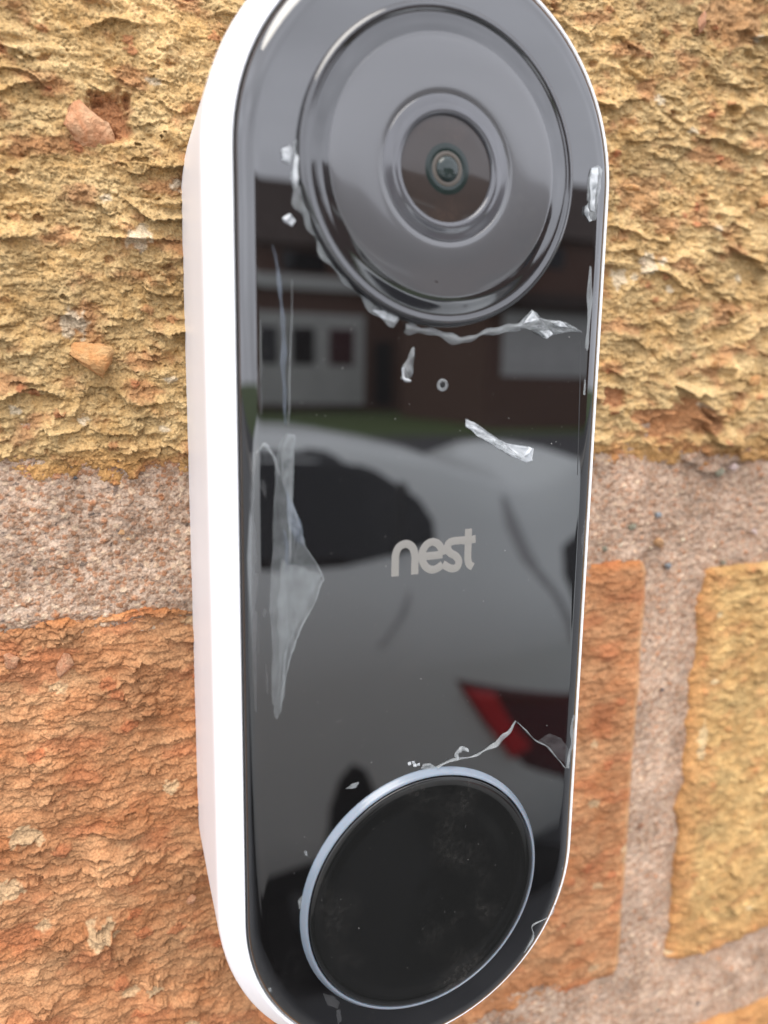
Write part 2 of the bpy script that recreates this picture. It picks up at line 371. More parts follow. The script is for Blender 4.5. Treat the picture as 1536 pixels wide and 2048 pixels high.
# stones: deformed icospheres
def stone_mesh(seed, rough=.22, sub=3, flat=1.0):
    bm = bmesh.new(); bmesh.ops.create_icosphere(bm, subdivisions=sub, radius=1)
    rnd = random.Random(seed); pl = [Vector((rnd.gauss(0, 1), rnd.gauss(0, 1), rnd.gauss(0, 1))).normalized() for _ in range(11)]
    for v in bm.verts:
        for n in pl:
            d = v.co.dot(n)
            if d > .52: v.co -= n * (d - .52) * .96
        from mathutils import noise as mn
        v.co *= 1 + rough * mn.noise(v.co * 2.3 + Vector((seed, 0, 0))) + rough * .4 * mn.noise(v.co * 6 + Vector((0, seed, 0)))
    m = bpy.data.meshes.new('stone'); bm.to_mesh(m); bm.free(); return m
def stone_mat(name, c, c2, rough=.8):
    m, t, b = mat(name); f, n = tnoise(t, 1.6, 5); t.links.new(mixc(t, f, c, c2), b.inputs['Base Color']); b.inputs['Roughness'].default_value = rough
    bp = t.nodes.new('ShaderNodeBump'); bp.inputs['Strength'].default_value = .45; bp.inputs['Distance'].default_value = .2
    n2 = t.nodes.new('ShaderNodeTexNoise'); n2.inputs['Scale'].default_value = 7; n2.inputs['Detail'].default_value = 6
    t.links.new(n2.outputs['Fac'], bp.inputs['Height']); t.links.new(bp.outputs[0], b.inputs['Normal']); return m
SM = dict(clay=stone_mat('clay_chip', (.46, .19, .08), (.56, .34, .19)), red=stone_mat('red_chip', (.38, .15, .07), (.48, .28, .16)), orange=stone_mat('orange_chip', (.50, .22, .07), (.54, .34, .15)),
          dark=stone_mat('dark_grit', (.035, .035, .04), (.08, .08, .085), .6), brown=stone_mat('brown_grit', (.22, .10, .055), (.34, .18, .10), .6),
          olive=stone_mat('olive_grit', (.15, .14, .09), (.26, .24, .17), .6), blue=stone_mat('slate_grit', (.15, .165, .175), (.25, .265, .275), .6),
          cream=stone_mat('cream_grit', (.50, .40, .27), (.60, .50, .36), .6), amber=stone_mat('amber_grit', (.44, .22, .09), (.52, .32, .16), .5), pink=stone_mat('pink_grit', (.42, .29, .25), (.52, .42, .38), .6))
def stone(name, x, y, z, sx, sy, sz, kind, seed, parent, rot=0, sub=3):
    m = stone_mesh(seed, sub=sub); o = place(name, m, SM[kind], parent)
    c = px(x, y, z); o.location = W(c) - rootloc(parent)
    o.scale = (sx * .001, sz * .001, sy * .001); o.rotation_euler = (0, rot, 0); return o
stone('brick_chip', 170, 254, -25.5, 2.9, 4.6, 2.9, 'clay', 6, wall, -.3)['label'] = 'red clay chip standing out of the yellow brick'
stone('brick_chip', 190, 712, -24.4, 3.4, 2.7, 2.3, 'orange', 5, wall, .1)['label'] = 'orange clay lump in the yellow brick'
stone('brick_chip', 130, 1325, -24.0, 1.3, 1.9, .9, 'red', 8, wall, .2)
stone('brick_chip', 22, 1322, -24.2, 1.3, 1.0, .9, 'red', 12, wall, .2)
stone('brick_chip', 1530, 402, -23.4, 1.5, 1.6, 1.4, 'orange', 9, wall, .5)
stone('brick_chip', 1508, 762, -23.4, 1.0, 1.7, 1.2, 'orange', 10, wall, .2)
stone('brick_chip', 1432, 728, -23.4, .7, 1.0, 1.0, 'orange', 14, wall, -.2)
stone('brick_chip', 382, 1800, -23.9, 1.0, .7, .6, 'red', 15, wall)
stone('brick_chip', 1405, 40, -23.4, .8, 2.0, .8, 'red', 16, wall, .3)
stone('brick_chip', 1265, 375, -23.4, 1.4, .8, .9, 'orange', 17, wall, .2)
for i, (x, y, r, k) in enumerate([(31, 1222, .62, 'dark'), (326, 1159, .42, 'dark'), (341, 1137, .40, 'dark'), (150, 956, .45, 'dark'), (303, 1192, .55, 'cream'),
        (243, 1065, .62, 'amber'), (118, 1100, .38, 'dark'), (52, 1050, .36, 'dark'), (144, 1141, .40, 'dark'), (205, 1130, .5, 'brown'), (257, 1078, .5, 'amber'),
        (378, 1003, .5, 'dark'), (310, 1143, .4, 'amber'), (92, 1145, .45, 'amber'), (274, 1168, .5, 'cream'), (104, 1178, .4, 'cream'), (238, 1052, .36, 'olive'), (202, 1046, .45, 'cream'),
        (1262, 1055, .95, 'olive'), (1316, 1030, .72, 'blue'), (1319, 1083, 1.15, 'amber'), (1337, 1131, .9, 'blue'), (1242, 1088, .55, 'cream'), (1208, 1096, .6, 'olive'),
        (1466, 935, 1.0, 'pink'), (1440, 944, .9, 'olive'), (1263, 1020, .7, 'brown'), (1508, 1062, .7, 'pink'), (1445, 1125, .6, 'olive'), (1325, 1380, .45, 'dark'), (1283, 1650, .75, 'brown'), (1396, 2007, .45, 'dark'), (1315, 2020, .4, 'dark'), (1350, 1010, .5, 'brown'), (1302, 1095, .4, 'cream'), (1365, 1080, .5, 'cream')]):
    rr = random.Random(i); s = (.8 if x < 600 else 1.05)
    stone('pebble', x, y, -25.2 if x < 600 else -25.15, r * s * rr.uniform(1, 1.3), r * s * rr.uniform(.7, 1), r * s * .8, k, 40 + i, bed, rr.uniform(-.5, .5), 2)

# the rest of the wall around the frame: plain core and neighbouring bricks that share two meshes
def boxv(x0, x1, y0, y1, z0, z1):
    v = [(x, y, z) for z in (z0, z1) for y in (y0, y1) for x in (x0, x1)]
    f = [(0, 2, 3, 1), (4, 5, 7, 6), (0, 1, 5, 4), (2, 6, 7, 3), (0, 4, 6, 2), (1, 3, 7, 5)]
    return v, f
CORE = simple('mortar_core', (.36, .25, .19), .95)
part('wall_core', *boxv(-1500, 1500, -H0 * 1000 - 20, 1200, -130, -27.5), CORE, wall, False)
nb = []
for k, (mt_, sd_) in enumerate(((YELLOW, 131), (ORANGE, 151))):
    o = field('brick', axis((-107, 107, 2.)), axis((-38, 38, 1.6)), yellow_face(-107, 107, -38, 38, sd_, .6, .7), mt_, wall); nb.append(o)
used = [False, False]; rr = random.Random(4); done = [(-96, 119, 6, 82), (-163, 51.7, -86, -9.6), (63.4, 278, -88, -12), (-60, 155, -174, -98)]
for c in range(-5, 6):
    yc = 44 + 88.5 * c - (0 if c >= 0 else 3)
    off = {0: 11.5, -1: -55.6, -2: 47.5}.get(c, (c % 2) * 113 + 5)
    for j in range(-3, 4):
        xc = off + 226.5 * j
        if abs(xc) > 560 or any(a < xc < b and d < yc < e for a, b, d, e in done): continue
        k = rr.randrange(2)
        o = nb[k] if not used[k] else nb[k].copy()
        if used[k]: COL.objects.link(o); o.parent = wall
        used[k] = True
        o.location = (xc * .001, 0, yc * .001)

# ---------------------------------------------------------------- doorbell
HS, AG = 39.09, 20.6
bell = thing('video_doorbell', W((0, -60, WALLZ)), 'white pill-shaped video doorbell with a scratched glossy black front and torn film', 'doorbell')
def stadium(a, n=48, H=HS):
    t = np.linspace(0, math.pi, n); top = np.c_[a * np.cos(t), H + a * np.sin(t)]
    ys = np.linspace(H, -H, 14)[1:-1]; left = np.c_[np.full(12, -a), ys]
    bot = -top; right = np.c_[np.full(12, a), -ys]
    return np.concatenate([top, left, bot, right])
def loft(name, prof, material, parent, cap0=False, cap1=True):
    v = []; f = []; n = 0
    for a, z in prof:
        p = stadium(a); n = len(p); v += [(x, y, z) for x, y in p]
    for k in range(len(prof) - 1):
        for i in range(n):
            j = (i + 1) % n; f.append((k * n + i, k * n + j, (k + 1) * n + j, (k + 1) * n + i))
    if cap1: f.append(tuple(range((len(prof) - 1) * n, len(prof) * n)))
    if cap0: f.append(tuple(reversed(range(n))))
    return part(name, v, f, material, parent)
def sharp(o, ang=35):
    m = o.data; bm = bmesh.new(); bm.from_mesh(m)
    for e in bm.edges:
        if len(e.link_faces) == 2 and e.calc_face_angle(0) > math.radians(ang): e.smooth = False
    bm.to_mesh(m); bm.free()
loft('mounting_plate', [(19.4, -27.0), (19.9, -26.8), (19.9, -22.4)], GREYPL, bell, True)
hp = [(21.7, -25.4), (21.9, -24.6), (22.55, -14), (23.0, -6), (23.06, -4.8), (23.04, -4.2), (22.95, -3.75), (22.75, -3.4), (22.3, -2.8), (21.8, -2.1), (21.25, -1.35), (21.0, -1.03), (20.8, -.92), (20.68, -1.05), (20.62, -1.5), (20.6, -3.0)]
housing = loft('housing', hp, PLASTIC, bell, True, True)
EW, EH = 1.9, 1.2
gp = [(20.56, -2.6), (20.56, -EH - .1)] + [(20.56 - EW * (1 - math.cos(t)), -EH + EH * math.sin(t)) for t in np.linspace(.0, math.pi / 2, 16)] + [(18.3, 0), (17.6, 0)]
glass = loft('front_glass', gp, GLASS, bell)
glass['label'] = 'glossy black glass front'

def lathe(name, c, prof, material, parent, n=96, cap=True):
    v = []; f = []
    for r, z in prof:
        for i in range(n):
            t = 2 * math.pi * i / n; v.append((c[0] + r * math.cos(t), c[1] + r * math.sin(t), z))
    for k in range(len(prof) - 1):
        for i in range(n):
            j = (i + 1) % n; f.append((k * n + i, k * n + j, (k + 1) * n + j, (k + 1) * n + i))
    if cap: f.append(tuple(range((len(prof) - 1) * n, len(prof) * n)))
    return part(name, v, f, material, parent)
LC = (0.0, 39.05); BC = (0.0, -39.5)
def smooth_prof(pts, n=6):       # catmull-rom through profile points
    P = [np.array(p, float) for p in pts]; P = [2 * P[0] - P[1]] + P + [2 * P[-1] - P[-2]]; out = []
    for i in range(1, len(P) - 2):
        for t in np.linspace(0, 1, n, endpoint=False):
            a, b, c, d = P[i - 1:i + 3]
            out.append(.5 * ((2 * b) + (c - a) * t + (2 * a - 5 * b + 4 * c - d) * t * t + (3 * b - 3 * c + d - a) * t ** 3))
    out.append(P[-2]); return [(max(r, 1e-4), z) for r, z in out]
lens = lathe('camera_lens', LC, smooth_prof([(15.1, -.25), (15.05, .35), (14.95, .72), (14.65, .90), (14.35, .88), (14.1, .80), (13.9, .78), (13.4, .84), (12.8, .93), (12.2, .99)]), LENSB, bell, cap=False)
lens['label'] = 'round camera lens cover'
disc = lathe('lens_cover', LC, smooth_prof([(12.3, .95), (12.1, 1.01), (11.2, 1.04), (9.2, 1.05), (7.6, 1.02), (7.0, .98), (6.85, .93)]), LENSD, lens, cap=False)
lathe('lens_bezel', LC, smooth_prof([(6.88, .90), (6.75, 1.0), (6.45, 1.03), (6.0, 1.08), (5.6, 1.16), (5.3, 1.17), (5.05, 1.08), (4.92, .8), (4.9, .5)]), LENSZ, lens, cap=False)
el = lambda r_: .55 + .42 * math.sqrt(max(0, 1 - (r_ / 6.2) ** 2))
lathe('lens_element', LC, [(q, el(q)) for q in np.linspace(5.0, 2.4, 10)], LENSG, lens, cap=False)
lathe('lens_coating', LC, [(q, el(q) - .01 + .03 * math.sin((q - 1.6) / .85 * math.pi)) for q in np.linspace(2.45, 1.6, 8)], LENSGREEN, lens, cap=False)
lathe('lens_barrel', LC, [(q, el(q) - .01 + .05 * math.sin((q - 1.2) / .45 * math.pi)) for q in np.linspace(1.65, 1.2, 6)], LENSBROWN, lens, cap=False)
lathe('lens_pupil', LC, [(1.22 * math.cos(t), el(1.2) - .04 + .45 * math.sin(t)) for t in np.linspace(0, math.pi / 2 * .97, 8)], LENSP, lens)
ir = px(873, 558, 1.0); lathe('sensor_hole', ir[:2], [(.34, .9), (.34, 1.045)], simple('sensor_red', (.03, .008, .006), .4), lens, 20)
button = lathe('push_button', BC, smooth_prof([(14.16, .30), (14.1, .70), (13.9, .82), (13.2, .84), (11, .72), (6, .60), (.01, .56)], 5), BUTTON, bell, cap=True)
button['label'] = 'round black push button with smudges'
lathe('light_ring', BC, smooth_prof([(15.0, -.2), (14.98, .05), (14.78, .36), (14.58, .64), (14.4, .74), (14.28, .70), (14.22, .3)]), RINGM, button, cap=False)['label'] = 'pale blue light ring'
mh = px(885, 770); 
lathe('microphone_hole', mh[:2], [(.66, .004), (.52, .05), (.36, .06), (.30, .03)], FILM, glass, 24, False)
lathe('microphone_hole', mh[:2], [(.31, .01), (.30, .02)], BLACK, glass, 24)['label'] = 'tiny dark microphone hole'

# ---- lettering: strokes traced on the glass
def ribbon(name, pts, w, material, parent, z0=.004, h=.03, arch=0.0, rag=0.0, seed=0, sub=6, rnd=True, na=5, plane=True):
    """closed raised strip along photo-pixel points on the glass; w in mm (number or per-point list)"""
    P = np.array([px(x, y)[:2] if plane else (x, y) for x, y in pts]); n = len(P)
    wv = np.array(w if hasattr(w, '__len__') else [w] * n, float)
    Q = np.r_[[2 * P[0] - P[1]], P, [2 * P[-1] - P[-2]]]; C = []; WW = []
    for i in range(1, n):
        for t in np.linspace(0, 1, sub, endpoint=False):
            a, b, c, d = Q[i - 1:i + 3]
            C.append(.5 * (2 * b + (c - a) * t + (2 * a - 5 * b + 4 * c - d) * t * t + (3 * b - 3 * c + d - a) * t ** 3)); WW.append(wv[i - 1] * (1 - t) + wv[i] * t)
    C.append(P[-1]); WW.append(wv[-1]); C = np.array(C); WW = np.array(WW)
    T = np.gradient(C, axis=0); T /= np.linalg.norm(T, axis=1)[:, None] + 1e-9; N = np.c_[-T[:, 1], T[:, 0]]
    rs = random.Random(seed); v = []; f = []; m = len(C)
    ph = [rs.uniform(0, 6.28) for _ in range(8)]
    for i in range(m):
        e1 = rag * (math.sin(i * .33 + ph[0]) + math.sin(i * .8 + ph[1])); e2 = rag * (math.sin(i * .4 + ph[2]) + math.sin(i * .9 + ph[3]))
        hh = h * (1 + arch * .5 * (math.sin(i * .3 + ph[4]) + math.sin(i * .75 + ph[5])))
        for k in range(na):
            u = k / (na - 1) * 2 - 1; o = u * WW[i] / 2 * (1 + (e2 if u > 0 else e1))
            prof = (1 - u * u) if arch else (1.0 if abs(u) < .99 else .2)
            v.append((*(C[i] + N[i] * o), z0 + hh * prof))
    for i in range(m - 1):
        for k in range(na - 1):
            f.append((i * na + k, (i + 1) * na + k, (i + 1) * na + k + 1, i * na + k + 1))
    return part(name, v, f, material, parent)
def zl(q): return [(720 + x / 5.486, 1020 + y / 5.486) for x, y in q]
letters = [[[(384, 728), (386, 600), (392, 490), (430, 405), (508, 372), (575, 410), (603, 500), (602, 600), (600, 706)]],
           [[(690, 512), (760, 504), (830, 497), (905, 486)], [(905, 492), (898, 440), (862, 378), (800, 350), (735, 378), (688, 450), (682, 540), (715, 615), (780, 655), (845, 640), (905, 597)]],
           [[(1180, 330), (1100, 333), (1020, 342), (972, 368), (962, 420), (990, 470), (1050, 505), (1083, 560), (1065, 625), (1010, 643), (955, 622), (905, 592)]],
           [[(1190, 205), (1188, 330), (1184, 450), (1184, 540), (1200, 598), (1238, 622)], [(1120, 338), (1180, 330), (1268, 318)]]]
for strokes in letters:
    vs_, fs_ = [], []; lt = None
    for s_ in strokes:
        o = ribbon('letter', zl(s_), .86, LOGO, glass, z0=.003, h=.02 + .004 * len(vs_), na=4)
        if lt is None: lt = o; vs_.append(1)
        else:                       # join the second stroke of the letter into the first
            bm = bmesh.new(); bm.from_mesh(lt.data); bm.from_mesh(o.data); bm.to_mesh(lt.data); bm.free()
            d = o.data; bpy.data.objects.remove(o); bpy.data.meshes.remove(d); lt.data.polygons.foreach_set('use_smooth', np.ones(len(lt.data.polygons), bool))

# ---- torn protective film
def sheet(name, outline, material, lift, seed, z0=.01, rag=.07, parent=None):
    """thin curled piece of film: fan grid between the outline and its centre, with creases"""
    P = np.array([px(x, y)[:2] for x, y in outline]); Q = []
    for i in range(len(P)):
        a, b = P[i], P[(i + 1) % len(P)]
        for t in np.linspace(0, 1, 5, endpoint=False): Q.append(a * (1 - t) + b * t)
    Q = np.array(Q); Q += rag * np.c_[fbm(Q[:, 0] * 1.3, Q[:, 1] * 1.3, seed, 3), fbm(Q[:, 0] * 1.3, Q[:, 1] * 1.3 + 9, seed + 1, 3)]; c = Q.mean(0); m = len(Q); v = []; f = []; R_ = 7
    for k in range(R_):
        s = 1 - k / R_
        for q in Q:
            p = c + (q - c) * s; hgt = lift * (.45 + .55 * noise(np.array([p[0] * .9]), np.array([p[1] * .6]), seed)[0] + .4 * noise(np.array([p[0] * 2.7]), np.array([p[1] * 2.1]), seed + 4)[0]) * (1 if k else .55)
            v.append((p[0], p[1], z0 + max(0, hgt)))
    v.append((c[0], c[1], z0 + lift * .4))
    for k in range(R_ - 1):
        for i in range(m):
            j = (i + 1) % m; f.append((k * m + i, k * m + j, (k + 1) * m + j, (k + 1) * m + i))
    for i in range(m): f.append(((R_ - 1) * m + i, (R_ - 1) * m + (i + 1) % m, R_ * m))
    return part(name, v, f, material, parent or glass)
FS = 'film_scrap'
# curled scrap over the road's reflection
sheet(FS, [(930, 838), (948, 845), (985, 872), (1020, 892), (1045, 900), (1052, 893), (1066, 897), (1064, 920), (1052, 925), (1020, 912), (990, 893), (955, 872), (932, 853)], FILMW, .42, 5)['label'] = 'curled whitish scrap of film'
ribbon(FS, [(937, 850), (965, 872), (1000, 893), (1040, 915)], .5, FILM, glass, .02, .3, 1, .3, 3)
ribbon(FS, [(1046, 915), (1060, 896)], .55, FILMW, glass, .02, .5, 1, .2, 5)
ribbon(FS, [(826, 695), (822, 715), (816, 738), (809, 760)], [.35, .6, 1.1, 1.0], FILM, glass, .01, .35, 1, .15, 6)
ribbon(FS, [(806, 735), (808, 758), (820, 762)], [.25, .3, .35], FILMW, glass, .05, .3, 1, .2, 7)
# torn edge under the lens
ribbon(FS, [(808, 655), (835, 660), (870, 664), (905, 678), (935, 678), (965, 668), (1000, 660), (1040, 650)], [.8, 1.0, .8, .75, .7, .55, .7, .8], FILM, glass, .01, .32, 1, .3, 8)['label'] = 'wavy torn film edge under the camera lens'
sheet(FS, [(1030, 652), (1052, 630), (1062, 620), (1075, 634), (1095, 640), (1120, 642), (1140, 650), (1165, 664), (1130, 664), (1110, 670), (1090, 678), (1075, 668), (1055, 658)], FILM, .6, 9)
sheet(FS, [(1044, 648), (1064, 622), (1076, 640)], FILMW, .5, 10, .1)
sheet(FS, [(1098, 643), (1118, 642), (1135, 655), (1115, 654)], FILMW, .4, 11, .1)
sheet(FS, [(1078, 662), (1095, 660), (1105, 668), (1092, 676)], FILMW, .4, 12, .1)
# residue along the lower left of the lens rim
ribbon(FS, [(590, 282), (592, 310), (592, 350), (598, 390), (612, 425), (632, 462), (655, 500), (688, 545), (722, 585), (760, 618), (794, 640)], [.3, .8, .9, 1.0, 1.4, 1.5, 1.3, 1.2, 1.3, 1.5, 1.2], FILM, glass, .01, .3, 1, .35, 13)['label'] = 'torn film residue along the lens rim'
sheet(FS, [(563, 300), (580, 290), (585, 310), (578, 328), (564, 322)], FILMW, .3, 14)
ribbon(FS, [(594, 310), (592, 345), (592, 375)], [.3, .6, .25], FILMW, glass, .06, .3, 1, .3, 15)
sheet(FS, [(564, 436), (580, 428), (592, 442), (584, 452), (568, 446)], FILMW, .3, 16)
sheet(FS, [(745, 620), (775, 622), (796, 632), (788, 645), (762, 636)], FILMW, .3, 17)
# right edge curls
sheet(FS, [(1182, 336), (1196, 331), (1203, 340), (1200, 372), (1196, 395), (1190, 440), (1176, 444), (1170, 425), (1174, 395), (1176, 355)], FILM, .5, 18, -.05)['label'] = 'curled film flap at the right edge of the glass'
sheet(FS, [(1182, 336), (1194, 336), (1190, 380), (1186, 425), (1178, 420), (1178, 360)], FILMW, .5, 19, .1)
ribbon(FS, [(1170, 412), (1172, 428), (1180, 442)], [.2, .3, .25], FILMW, glass, .05, .4, 1, .3, 20)
# left edge of the remaining film
ribbon(FS, [(545, 490), (556, 540), (562, 600), (566, 660), (568, 720), (569, 790), (570, 850)], [.1, .3, .45, .4, .5, .4, .2], FILMB, glass, .01, .12, 1, .3, 22)['label'] = 'bluish lifted film edge along the left'
sheet(FS, [(556, 885), (572, 868), (590, 868), (590, 885), (578, 930), (574, 975), (588, 1020), (602, 1060), (608, 1090), (645, 1150), (642, 1168), (628, 1205), (600, 1260), (582, 1310), (568, 1375), (562, 1420), (556, 1440), (549, 1430), (543, 1390), (541, 1250), (544, 1100), (548, 980)], FILMH, .10, 25, .01, .3)['label'] = 'hazy whitish flap of film along the left'
sheet(FS, [(572, 868), (588, 868), (592, 880), (580, 925), (570, 985), (562, 960), (562, 905)], FILMH, .5, 23, .06)
sheet(FS, [(572, 975), (588, 1015), (604, 1050), (608, 1092), (588, 1080), (574, 1040)], FILMB, .4, 24, .06)
sheet(FS, [(562, 1120), (600, 1132), (642, 1152), (628, 1195), (595, 1250), (576, 1290), (560, 1340), (552, 1250)], FILMH, .25, 26, .08, .4)
ribbon(FS, [(566, 1060), (572, 1085), (574, 1120), (573, 1150)], [.2, .35, .3, .15], FILMB, glass, .12, .2, 1, .2, 27)
sheet(FS, [(500, 905), (545, 900), (560, 960), (556, 1100), (548, 1250), (552, 1420), (510, 1425), (503, 1250), (500, 1050)], FILMC, .2, 60, -.15)
ribbon(FS, [(574, 975), (588, 1020), (602, 1060), (608, 1090), (645, 1150), (642, 1168), (628, 1205), (600, 1260), (582, 1310), (567, 1370), (562, 1415)], [.1, .15, .12, .15, .12, .2, .12, .15, .1, .12, .1], FILM, glass, .02, .14, 1, .35, 62)
ribbon(FS, [(584, 560), (583, 640), (580, 720), (579, 800), (576, 850)], [.05, .1, .12, .1, .05], FILM, glass, .01, .08, 1, .35, 63)
ribbon(FS, [(520, 640), (522, 700), (518, 760), (522, 830)], [.2, .5, .4, .2], FILMC, glass, .01, .12, 1, .4, 64)
ribbon(FS, [(512, 905), (530, 893), (548, 915), (560, 950)], [.15, .4, .3, .15], FILM, glass, .01, .14, 1, .4, 65)
# tear above the push button
ribbon(FS, [(872, 1534), (905, 1518), (940, 1515), (965, 1502), (990, 1488), (1012, 1470), (1032, 1442)], [.12, .18, .2, .2, .5, .8, .25], FILM, glass, .01, .3, 1, .3, 28)['label'] = 'torn film edge over the push button'
ribbon(FS, [(1032, 1442), (1050, 1460), (1070, 1480), (1090, 1490), (1110, 1512), (1130, 1535)], [.2, .18, .18, .2, .18, .15], FILM, glass, .01, .3, 1, .3, 29)
sheet(FS, [(1075, 1480), (1098, 1466), (1122, 1476), (1138, 1500), (1130, 1528), (1105, 1505)], FILMC, .3, 30)
ribbon(FS, [(912, 1518), (914, 1505), (924, 1498), (934, 1500)], [.45, .6, .6, .4], FILM, glass, .02, .3, 1, .2, 31)
sheet(FS, [(840, 1538), (845, 1528), (860, 1525), (872, 1534), (860, 1542)], FILM, .3, 32)
for i, (x, y) in enumerate([(818, 1526), (826, 1524), (836, 1528), (829, 1530)]): sheet(FS, [(x - 3, y - 2), (x + 3, y - 3), (x + 4, y + 2), (x - 2, y + 3)], FILMW, .2, 40 + i)
# rolled edge, lower right
ribbon(FS, [(1146, 1432), (1142, 1480), (1136, 1535)], [.9, 1.2, .5], FILM, glass, -.25, .25, 1, .3, 33)
sheet(FS, [(1128, 1732), (1118, 1752), (1112, 1760), (1104, 1800), (1106, 1808), (1118, 1790), (1124, 1760)], FILM, .4, 34, -.4)
ribbon(FS, [(1108, 1808), (1100, 1832), (1066, 1850), (1066, 1872), (1048, 1905)], .14, FILM, glass, .0, .16, 1, .3, 35)
# scraps round the light ring
for i, q in enumerate([[(645, 1985), (668, 1992), (680, 2005), (676, 2018), (655, 2010)], [(672, 2020), (680, 2018), (684, 2040), (676, 2048)], [(696 - 6, 1578), (705, 1566), (718, 1564), (712, 1575)], [(608, 1700), (614, 1702), (616, 1712), (609, 1710)], [(596, 1800), (606, 1790), (606, 1812), (598, 1818)], [(536, 1976), (542, 1974), (544, 1982), (538, 1984)]]):
    sheet(FS, q, FILMC if i < 2 else FILM, .15, 50 + i)
# long hairline at the right
ribbon(FS, [(1160, 680), (1160, 760), (1158, 840), (1155, 950)], .10, simple('film_shadow', (.02, .02, .02), .4), glass, .003, .02, 1, .1, 36)  # dark ribbon painted as the film edge's shadow
ribbon(FS, [(1181, 500), (1180, 560), (1178, 640), (1172, 720), (1168, 790)], [.5, .9, .6, .9, .3], FILM, glass, -.1, .15, 1, .35, 37)
ribbon(FS, [(1195, 440), (1196, 500), (1193, 560), (1188, 640), (1183, 740)], [.5, .6, .4, .7, .3], FILMC, glass, -.35, .2, 1, .35, 38)
ribbon(FS, [(1173, 1040), (1168, 1080), (1166, 1110)], [.3, .7, .3], FILMC, glass, -.1, .15, 1, .35, 39)

# dust specks: one part, too small to count
rd = random.Random(8); v, f = [], []
def speck(x, y, z, s):
    b = len(v); n = rd.randint(4, 6)
    for k in range(n):
        t = 6.283 * k / n; r = s * rd.uniform(.6, 1.3); v.append((x + r * math.cos(t), y + r * math.sin(t), z))
    v.append((x, y, z + s * .7))
    for k in range(n): f.append((b + k, b + (k + 1) % n, b + n))
for _ in range(190):
    x, y = rd.uniform(-17, 17), rd.uniform(-56, 24)
    r = math.hypot(x - BC[0], y - BC[1]);
    if math.hypot(x, abs(y) - HS) > 17 and abs(y) > HS: continue
    if 13.2 < r < 15.4: continue
    speck(x, y, .003 if r > 15 else .56 + .28 * (r / 13.2) ** 2 + .004, rd.choice((.02, .022, .025, .03, .045)) * rd.uniform(.7, 1.2))
ds = part('dust_specks', v, f, simple('dust', (.5, .48, .45), .9), glass); ds['kind'] = 'stuff'

# ---------------------------------------------------------------- what the glass mirrors: drive, car, road, houses
def structure(name, v, f, material):
    o = part(name, v, f, material, None, False, False); o['kind'] = 'structure'; return o
def noisy(name, c, c2, scale, rough=.9):
    m, t, b = mat(name); fa, n = tnoise(t, scale, 5); t.links.new(mixc(t, fa, c, c2), b.inputs['Base Color']); b.inputs['Roughness'].default_value = rough; return m
ASPH = noisy('asphalt', (.045, .045, .05), (.07, .07, .075), 3)
GRASS = noisy('lawn_grass', (.05, .09, .02), (.09, .13, .03), 4)
DRIVE = noisy('drive_paving', (.13, .135, .14), (.19, .195, .20), 5)
HBRICK = noisy('house_brick', (.12, .065, .048), (.19, .10, .07), 6)
HWHITE = noisy('white_render', (.62, .62, .60), (.74, .73, .71), 2)
HROOF = noisy('brown_roof_tiles', (.05, .035, .03), (.09, .06, .05), 3)
DGLASS = simple('window_glass', (.012, .013, .015), .04)
def wbox(x0, x1, y0, y1, z0, z1):
    v, f = boxv(x0, x1, z0, z1, -y1, -y0); return [(a, -c, b) for a, b, c in v], f
def plane(x0, x1, y0, y1, z): return [(x0, y0, z), (x1, y0, z), (x1, y1, z), (x0, y1, z)], [(0, 1, 2, 3)]
structure('ground', *plane(-300, 300, -400, 40, 0), GRASS)
structure('driveway', *plane(-60, 60, -11, .02, .004), DRIVE)
structure('pavement', *wbox(-80, 120, -13, -11, -.2, .1), noisy('pavement_slabs', (.2, .19, .18), (.3, .29, .27), 2))
structure('road', *plane(-120, 160, -21, -13.0, .008), ASPH)

def HC(s, d): return H0 + .0183 + s * (d + .073)          # height seen at slope s, d metres out from the glass
def XC(s, d): return -.0361 + s * (d + .073)
# car, parked along the wall with its rear to the right
car = thing('parked_car', (.0, -2.4, 0), 'silver car parked on the drive, mirrored in the black glass', 'car')
PAINT = simple('silver_paint', (.85, .90, .90), .36, Coat_Weight=.4)
D0 = 1.56
def zt(x):
    xs_ = [-2.9, -2.7, -2.2, -1.5, -.7, 0, .5, .7, .93, 1.08, 1.24, 1.36, 1.5, 1.62, 1.7]
    zs_ = [.72, .84, .92, .98, 1.38, 1.45, 1.435, 1.425, 1.385, 1.335, 1.285, 1.30, 1.36, 1.33, 1.0]
    return float(np.interp(x, xs_, zs_))
PD = [(.16, .20), (.05, .30), (.01, .5), (.0, .7), (.0, .86), (.025, .96), (.07, 1.05), (.11, 1.12), (.22, 1.28), (.30, 1.40), (.38, 1.44), (.6, 1.465), (.85, 1.47)]
def section(x):
    z1 = zt(x); out = []
    rear = max(0, (x - .95) / .75) ** 2 * .28 + max(0, (-2.0 - x) / .9) ** 2 * .3
    for d, z in PD:
        zz = z if z < .9 else .9 + (z - .9) * max(.02, (z1 - .9)) / .57
        if z1 < .95: zz = min(zz, z1)
        out.append((D0 + d + rear * (1 - d / .85), zz))
    full = out + [(2 * (D0 + .85) - d, z) for d, z in reversed(out[:-1])]
    return full
xs_ = np.linspace(-2.9, 1.7, 93); v, f = [], []; n = 0
for x in xs_:
    s_ = section(x); n = len(s_); v += [(x, -d, z) for d, z in s_]
for i in range(len(xs_) - 1):
    for k in range(n - 1): f.append((i * n + k, (i + 1) * n + k, (i + 1) * n + k + 1, i * n + k + 1))
    f.append((i * n + n - 1, (i + 1) * n + n - 1, (i + 1) * n, i * n))
f.append(tuple(range(n))); f.append(tuple(reversed(range((len(xs_) - 1) * n, len(xs_) * n))))
body = part('body', v, f, PAINT, car, True, False)
